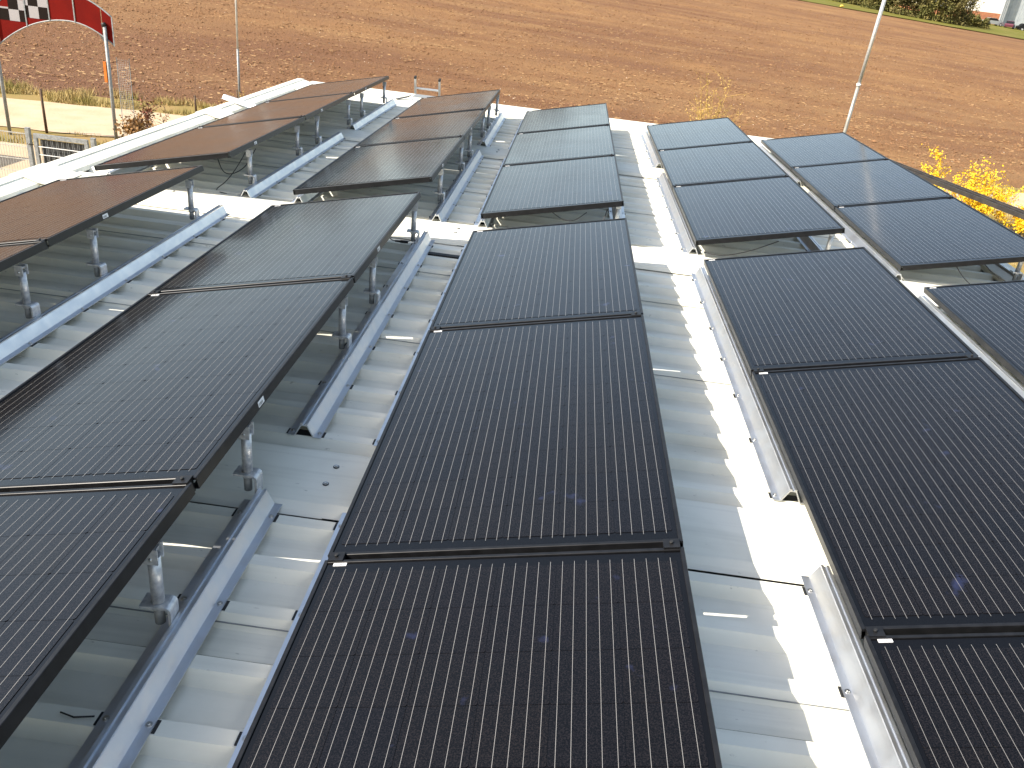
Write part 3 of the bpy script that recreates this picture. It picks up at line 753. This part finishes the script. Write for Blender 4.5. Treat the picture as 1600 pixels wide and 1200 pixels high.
# unseen box added left of the view to throw shade behind the mesh fence
shade_caster = thing('shade_box', 'unseen grey box added left of the mesh fence to cast shade', 'shade box', (-14.6, 6.9, GZ))
MB().box(-1.2, 1.6, -3, 2.6, .1, 2.6).build('shade_box_body', M['wall_paint'], shade_caster)
MB().box(-1.23, 1.63, -3.03, 2.63, 2.6, 2.68).build('shade_box_roof', M['roof'], shade_caster)
MB().box(-1.15, 1.15, -2.9, 2.5, 0, .1).build('shade_box_base', M['dark_trim'], shade_caster)

# ---------------------------------------------------------------- shrubs
def leaf(v, f, p, s, n=None):
    a = Vector((random.uniform(-1,1), random.uniform(-1,1), random.uniform(-1,1))).normalized()
    b = a.cross(Vector((random.uniform(-1,1), random.uniform(-1,1), random.uniform(-1,1)))).normalized()
    o = len(v); p = Vector(p)
    v += [p-a*s*.5, p+b*s*.32, p+a*s*.5, p-b*s*.32]; f.append((o, o+1, o+2, o+3))
def shrub(name, label, cat, loc, h, spread, nst, wood, leafm, nleaf, ls, group=None, twig=0.006, arch_=0.25, leaf_from=.35, up=1.0):
    t = thing(name, label, cat, loc, group)
    wb = MB(); lv = []; lf = []
    for i in range(nst):
        a = random.random()*6.28; sp = spread*random.uniform(.2, 1); hh = h*random.uniform(.6, 1)*(1-.35*sp/spread)
        pts = []; ox, oy = random.uniform(-.08,.08), random.uniform(-.08,.08)
        wx, wy = random.uniform(-.06,.06), random.uniform(-.06,.06)
        for k in range(7):
            s = k/6; rr = sp*(s**1.3); z = hh*(s - arch_*s*s*s*(sp/spread))
            pts.append(Vector((ox+math.cos(a)*rr+wx*math.sin(s*7), oy+math.sin(a)*rr+wy*math.sin(s*6+1), z)))
        wb.tube(pts, [twig*(1.6-1.3*k/6) for k in range(7)], 4, cap=False)
        # side twigs
        tips = []
        for q in range(5):
            s = random.uniform(.35, .95); k = int(s*6); p = pts[k].lerp(pts[min(6, k+1)], s*6-k)
            d = Vector((random.uniform(-1,1), random.uniform(-1,1), random.uniform(.2,1)*up)).normalized()*h*random.uniform(.10,.24)
            wb.tube([p, p+d*.5+Vector((0,0,.01)), p+d], [twig*.6, twig*.45, twig*.25], 3, cap=False); tips.append((p, p+d))
        for q in range(nleaf//nst):
            if random.random() < .6:
                a_, b_ = random.choice(tips); p = a_.lerp(b_, random.random())
            else:
                s = random.uniform(leaf_from, 1); k = int(s*5.99); p = pts[k].lerp(pts[min(6, k+1)], s*6-k if k < 6 else 0)
            j = ls*.9; leaf(lv, lf, p+Vector((random.gauss(0,j), random.gauss(0,j), random.gauss(0,j))), ls*random.uniform(.6,1.3))
    wb.build('branches', wood, t)
    if lf: MB().add(lv, lf).build('foliage', leafm, t)
    return t
M['twig'] = mat('twig', (.16,.10,.055), .8, noise_scale=10, color2=(.10,.06,.035))
M['yellow_twig'] = mat('yellow_twig', (.42,.27,.07), .8, noise_scale=6, color2=(.30,.19,.06))
M['straw_stem'] = mat('straw_stem', (.36,.22,.09), .8, noise_scale=6, color2=(.24,.15,.06))
M['forsythia'] = mat('forsythia_flower', (.80,.56,.01), .6, noise_scale=6, color2=(.72,.42,.006), coords='World')
M['bud'] = mat('pale_bud', (.50,.33,.08), .7, noise_scale=6, color2=(.36,.26,.07), coords='World')
M['brown_leaf'] = mat('brown_leaf', (.20,.105,.035), .7, noise_scale=5, color2=(.32,.17,.05), coords='World')
M['red_leaf'] = mat('red_leaf', (.25,.07,.03), .7, noise_scale=5, color2=(.17,.07,.03), coords='World')
shrub('forsythia_bush', 'bright yellow forsythia in flower beyond the dark beam, broad clump', 'bush', (10.9, 16.0, GZ), 1.85, 1.05, 36, M['twig'], M['forsythia'], 7500, .05)
shrub('forsythia_bush', 'single tall yellow flowering shoot at the left of the forsythia clump', 'bush', (9.75, 16.2, GZ), 2.0, .35, 7, M['twig'], M['forsythia'], 1500, .055)
shrub('forsythia_bush', 'low yellow flowering clump at the right end of the forsythia', 'bush', (11.9, 15.6, GZ), 1.0, .6, 12, M['twig'], M['forsythia'], 3200, .055)
shrub('forsythia_bush', 'orange yellow blossom seen below the dark beam', 'bush', (10.3, 14.2, GZ), .7, .8, 14, M['twig'], M['forsythia'], 1900, .05)
shrub('bare_shrub', 'tall bare yellowish shrub behind the roof between the two right rows', 'bush', (4.25, 18.0, GZ), 3.5, .95, 18, M['yellow_twig'], M['bud'], 1500, .038, twig=.011)
shrub('leafy_shrub', 'brown leafed shrub beside the track at the right arch pole', 'bush', (-8.95, 13.0, GZ), 1.0, .6, 14, M['twig'], M['brown_leaf'], 900, .075, twig=.009)
shrub('leafy_shrub', 'slender reddish shrub standing above the brown leafed one', 'bush', (-9.0, 13.5, GZ), 1.55, .22, 5, M['twig'], M['red_leaf'], 330, .065, twig=.009)
shrub('leafy_shrub', 'thin upright dark shoot right of the reddish shrub', 'bush', (-8.5, 13.3, GZ), 1.35, .12, 3, M['twig'], M['brown_leaf'], 70, .05, twig=.009)
# pale dry stems all along the back of the building
spots = [(-8.6,17.6,1.1),(-8.0,17.2,1.3),(-7.3,17.8,1.5),(-6.5,17.3,1.2),(-5.8,17.6,1.5),(-5.0,17.2,1.3),(-4.2,17.6,1.6),(-3.4,17.3,1.6),(-2.6,17.7,1.7),(-1.8,17.3,1.5),(-1.0,17.7,1.2)]
side_names = ['first', 'second', 'third', 'fourth', 'fifth', 'sixth', 'seventh', 'eighth', 'ninth', 'tenth', 'eleventh']
for i, (x, y, h) in enumerate(spots):
    shrub('dry_stems', 'clump of pale dry stems behind the roof, %s from the left' % side_names[i], 'dry plant', (x, y, ground(x, y)), h, .45, 16, M['straw_stem'], M['bud'], 260, .035, 'dry stems behind the building', twig=.0065, up=1.6)

# ---------------------------------------------------------------- far right: hedge, house, cars
M['hedge_dark'] = mat('hedge_dark', (.065,.058,.02), .8, spec=.2, noise_scale=.6, color2=(.13,.11,.04), coords='World', lo=.38, hi=.6)
M['hedge_light'] = mat('hedge_light', (.17,.14,.045), .8, spec=.2, noise_scale=.6, color2=(.10,.10,.03), coords='World', lo=.38, hi=.6)
def big_bush(label, x, y, w, h, n, m, ls=.34, name='hedge_shrub'):
    t = thing(name, label, 'shrub', (x, y, ground(x, y)), 'shrubs along the far field edge')
    v = []; f = []
    lobes = [(random.uniform(-.75,.75)*w, random.uniform(-.6,.6)*w*.5, random.uniform(.25,.85)*h, random.uniform(.25,.5)*min(w,h)) for _ in range(12)]
    for i in range(n):
        if random.random() < .75:
            cx, cy, cz, cr = random.choice(lobes); d = Vector((random.gauss(0,1), random.gauss(0,1), random.gauss(0,1))).normalized()*cr*random.uniform(.55, 1.05)
            p = Vector((cx, cy, cz))+d
        else: p = Vector((random.uniform(-1,1)*w, random.uniform(-.5,.5)*w*.6, random.random()**1.5*h*.7))
        if p.z < 0.05: p.z = random.uniform(.05, .6)
        leaf(v, f, p, ls*random.uniform(.6, 1.4))
    MB().add(v, f).build('foliage', m, t)
    tr = MB()
    for k in range(7):
        a = random.uniform(-.7,.7)*w; tr.tube([(a*.6, 0, -.1), (a*.8, random.uniform(-.4,.4), h*.4), (a, random.uniform(-.6,.6), h*.8)], [.08,.06,.03], 5)
    tr.build('stems', M['hedge_dark'], t)
for a in (('low pale brown shrub at the left end of the far hedge', 44.6, 150, 3.4, 3.6, 3000, M['hedge_light']),
          ('mottled shrub left of the silver pole at the far hedge', 48.5, 145, 3.2, 4.6, 4200, M['hedge_light']),
          ('tall dark shrub just right of the silver pole', 52.0, 142, 3.0, 5.2, 4200, M['hedge_dark']),
          ('olive shrub in the middle of the far hedge', 55.6, 141, 2.8, 5.4, 4200, M['hedge_light']),
          ('dark shrub at the thick right end of the far hedge', 58.8, 141, 2.2, 5.0, 3600, M['hedge_dark']),
          ('low olive brown bushes in front of the white house', 63.6, 146, 3.0, 1.7, 2000, M['hedge_light'])):
    big_bush(*a)
big_bush('thin pale branches overhanging the white house wall', 62.3, 146.5, 2.2, 6.0, 650, M['hedge_light'], .26)
tag(MB().tube([(0,0,-.1),(.05,0,.05),(.3,.05,.1),(.5,0,0)], [.08,.14,.13,.05], 8).build('feed_sack', mat('yellow_sack', (.75,.55,.08), .6), None, (38.3, 131.5, ground(38.3,131.5)+.25)), 'small yellow sack at the far field edge, left of the hedge', 'sack')
M['white_wall'] = mat('white_render', (.80,.77,.70), .8, noise_scale=.8, color2=(.74,.71,.64), coords='World')
M['brick_red'] = mat('terracotta_plinth', (.42,.17,.08), .85, noise_scale=2, color2=(.33,.13,.07), coords='World')
M['metal_cladding'] = mat('grey_cladding', (.42,.45,.46), .45, noise_scale=1, color2=(.35,.38,.40), coords='World')
hx, hy = 66.0, 160.0; hz = ground(73, 172)
house = thing('white_house', 'white rendered house with an orange red plinth at the top right', 'house', (hx, hy+12, hz))
MB().box(-3.5, 13.2, 0, 10, 1.75, 8).build('wall', M['white_wall'], house)
MB().box(-3.5, 13.15, -.08, 10, -1, 1.75).build('plinth', M['brick_red'], house)
MB().box(-4, 13.9, -.6, 10.6, 8, 8.3).build('roof', M['brick_red'], house)
MB().box(13.2, 14.1, -.3, 1.2, -1, 8).build('pilaster', M['metal_cladding'], house)
for x in (13.35, 13.65, 13.95): MB().box(x-.05, x+.05, -.36, -.3, -1, 8).build('pilaster_rib', M['galvanised_matt'], house)
MB().box(-.6, .6, -.04, .0, 3.6, 5.2).build('window', M['black_frame'], house)
hall = thing('metal_hall', 'grey metal clad hall at the extreme top right corner', 'hall', (hx+14.2, hy+13, hz))
for k in range(14): MB().box(k*1.0, k*1.0+.97, 0, .12, -1, 7).build('cladding_panel', M['metal_cladding'], hall)
MB().box(0, 14, .12, 9, -1, 7.05).build('hall_body', M['metal_cladding'], hall)
def car(loc, label, paint, rz=0.0, s=1.0):
    t = thing('parked_car', label, 'car', loc, 'cars parked by the white house', (0, 0, rz)); t.scale = (s,)*3
    body = [(-2.1,.35),(-2.15,.75),(-2.0,.98),(-1.25,1.02),(1.0,1.02),(2.0,.86),(2.15,.6),(2.12,.32)]
    MB().prism(body, -.85, .85, 'Y').build('body', paint, t)
    cab = [(-1.75,1.021),(-1.35,1.46),(.15,1.48),(.95,1.021)]
    MB().prism(cab, -.72, .72, 'Y').build('cabin', M['black_frame'], t)
    MB().prism([(-1.3,1.47),(-1.25,1.52),(.1,1.53),(.14,1.49)], -.70, .70, 'Y').build('roof', paint, t)
    for x in (-1.35, 1.35):
        for y in (-.80, .80):
            w = MB().tube([(x,y-.1,.32),(x,y+.1,.32)], .32, 14).build('wheel', M['rubber'], t)
            MB().tube([(x,y-.12,.32),(x,y+.12,.32)], .19, 10).build('rim', M['galvanised'], w)
    for y in (-.6, .6): MB().box(2.08, 2.17, y-.16, y+.16, .62, .76).build('headlight', M['white_sticker'], t)
    return t
M['car_silver'] = mat('silver_paint', (.42,.44,.46), .3, .6); M['car_maroon'] = mat('maroon_paint', (.12,.03,.05), .3, .2, coat=.5); M['car_white'] = mat('white_paint', (.7,.7,.7), .3)
car((76.6, 168.0, ground(76.6,168)), 'silver car parked in front of the white house', M['car_silver'], R(8), .85)
car((79.6, 167.6, ground(79.6,167.6)), 'maroon car parked right of the silver car', M['car_maroon'], R(60), .85)
car((83.2, 168.4, ground(83.2,168.4)), 'dark car at the right edge before the metal hall', M['black_frame'], R(0), .85)

# wood on the hill crest to the left (beyond the frame; the left rows of panels mirror it)
v = []; f = []
for i in range(110):
    az = R(random.uniform(-75, 4)); rr = random.uniform(270, 320); x = rr*math.sin(az); y = rr*math.cos(az)
    h = random.uniform(9, 15); w = random.uniform(3, 5)
    for k in range(110):
        d = Vector((random.gauss(0,1), random.gauss(0,1), random.gauss(0,1))).normalized()
        leaf(v, f, (x+d.x*w, y+d.y*w, ground(x, y)+h*.58+d.z*h*.42), random.uniform(1.6, 3.2))
kind(MB().add(v, f).build('far_woodland', mat('woodland', (.07,.07,.03), .9, noise_scale=.05, color2=(.12,.09,.04), coords='World')), 'stuff')
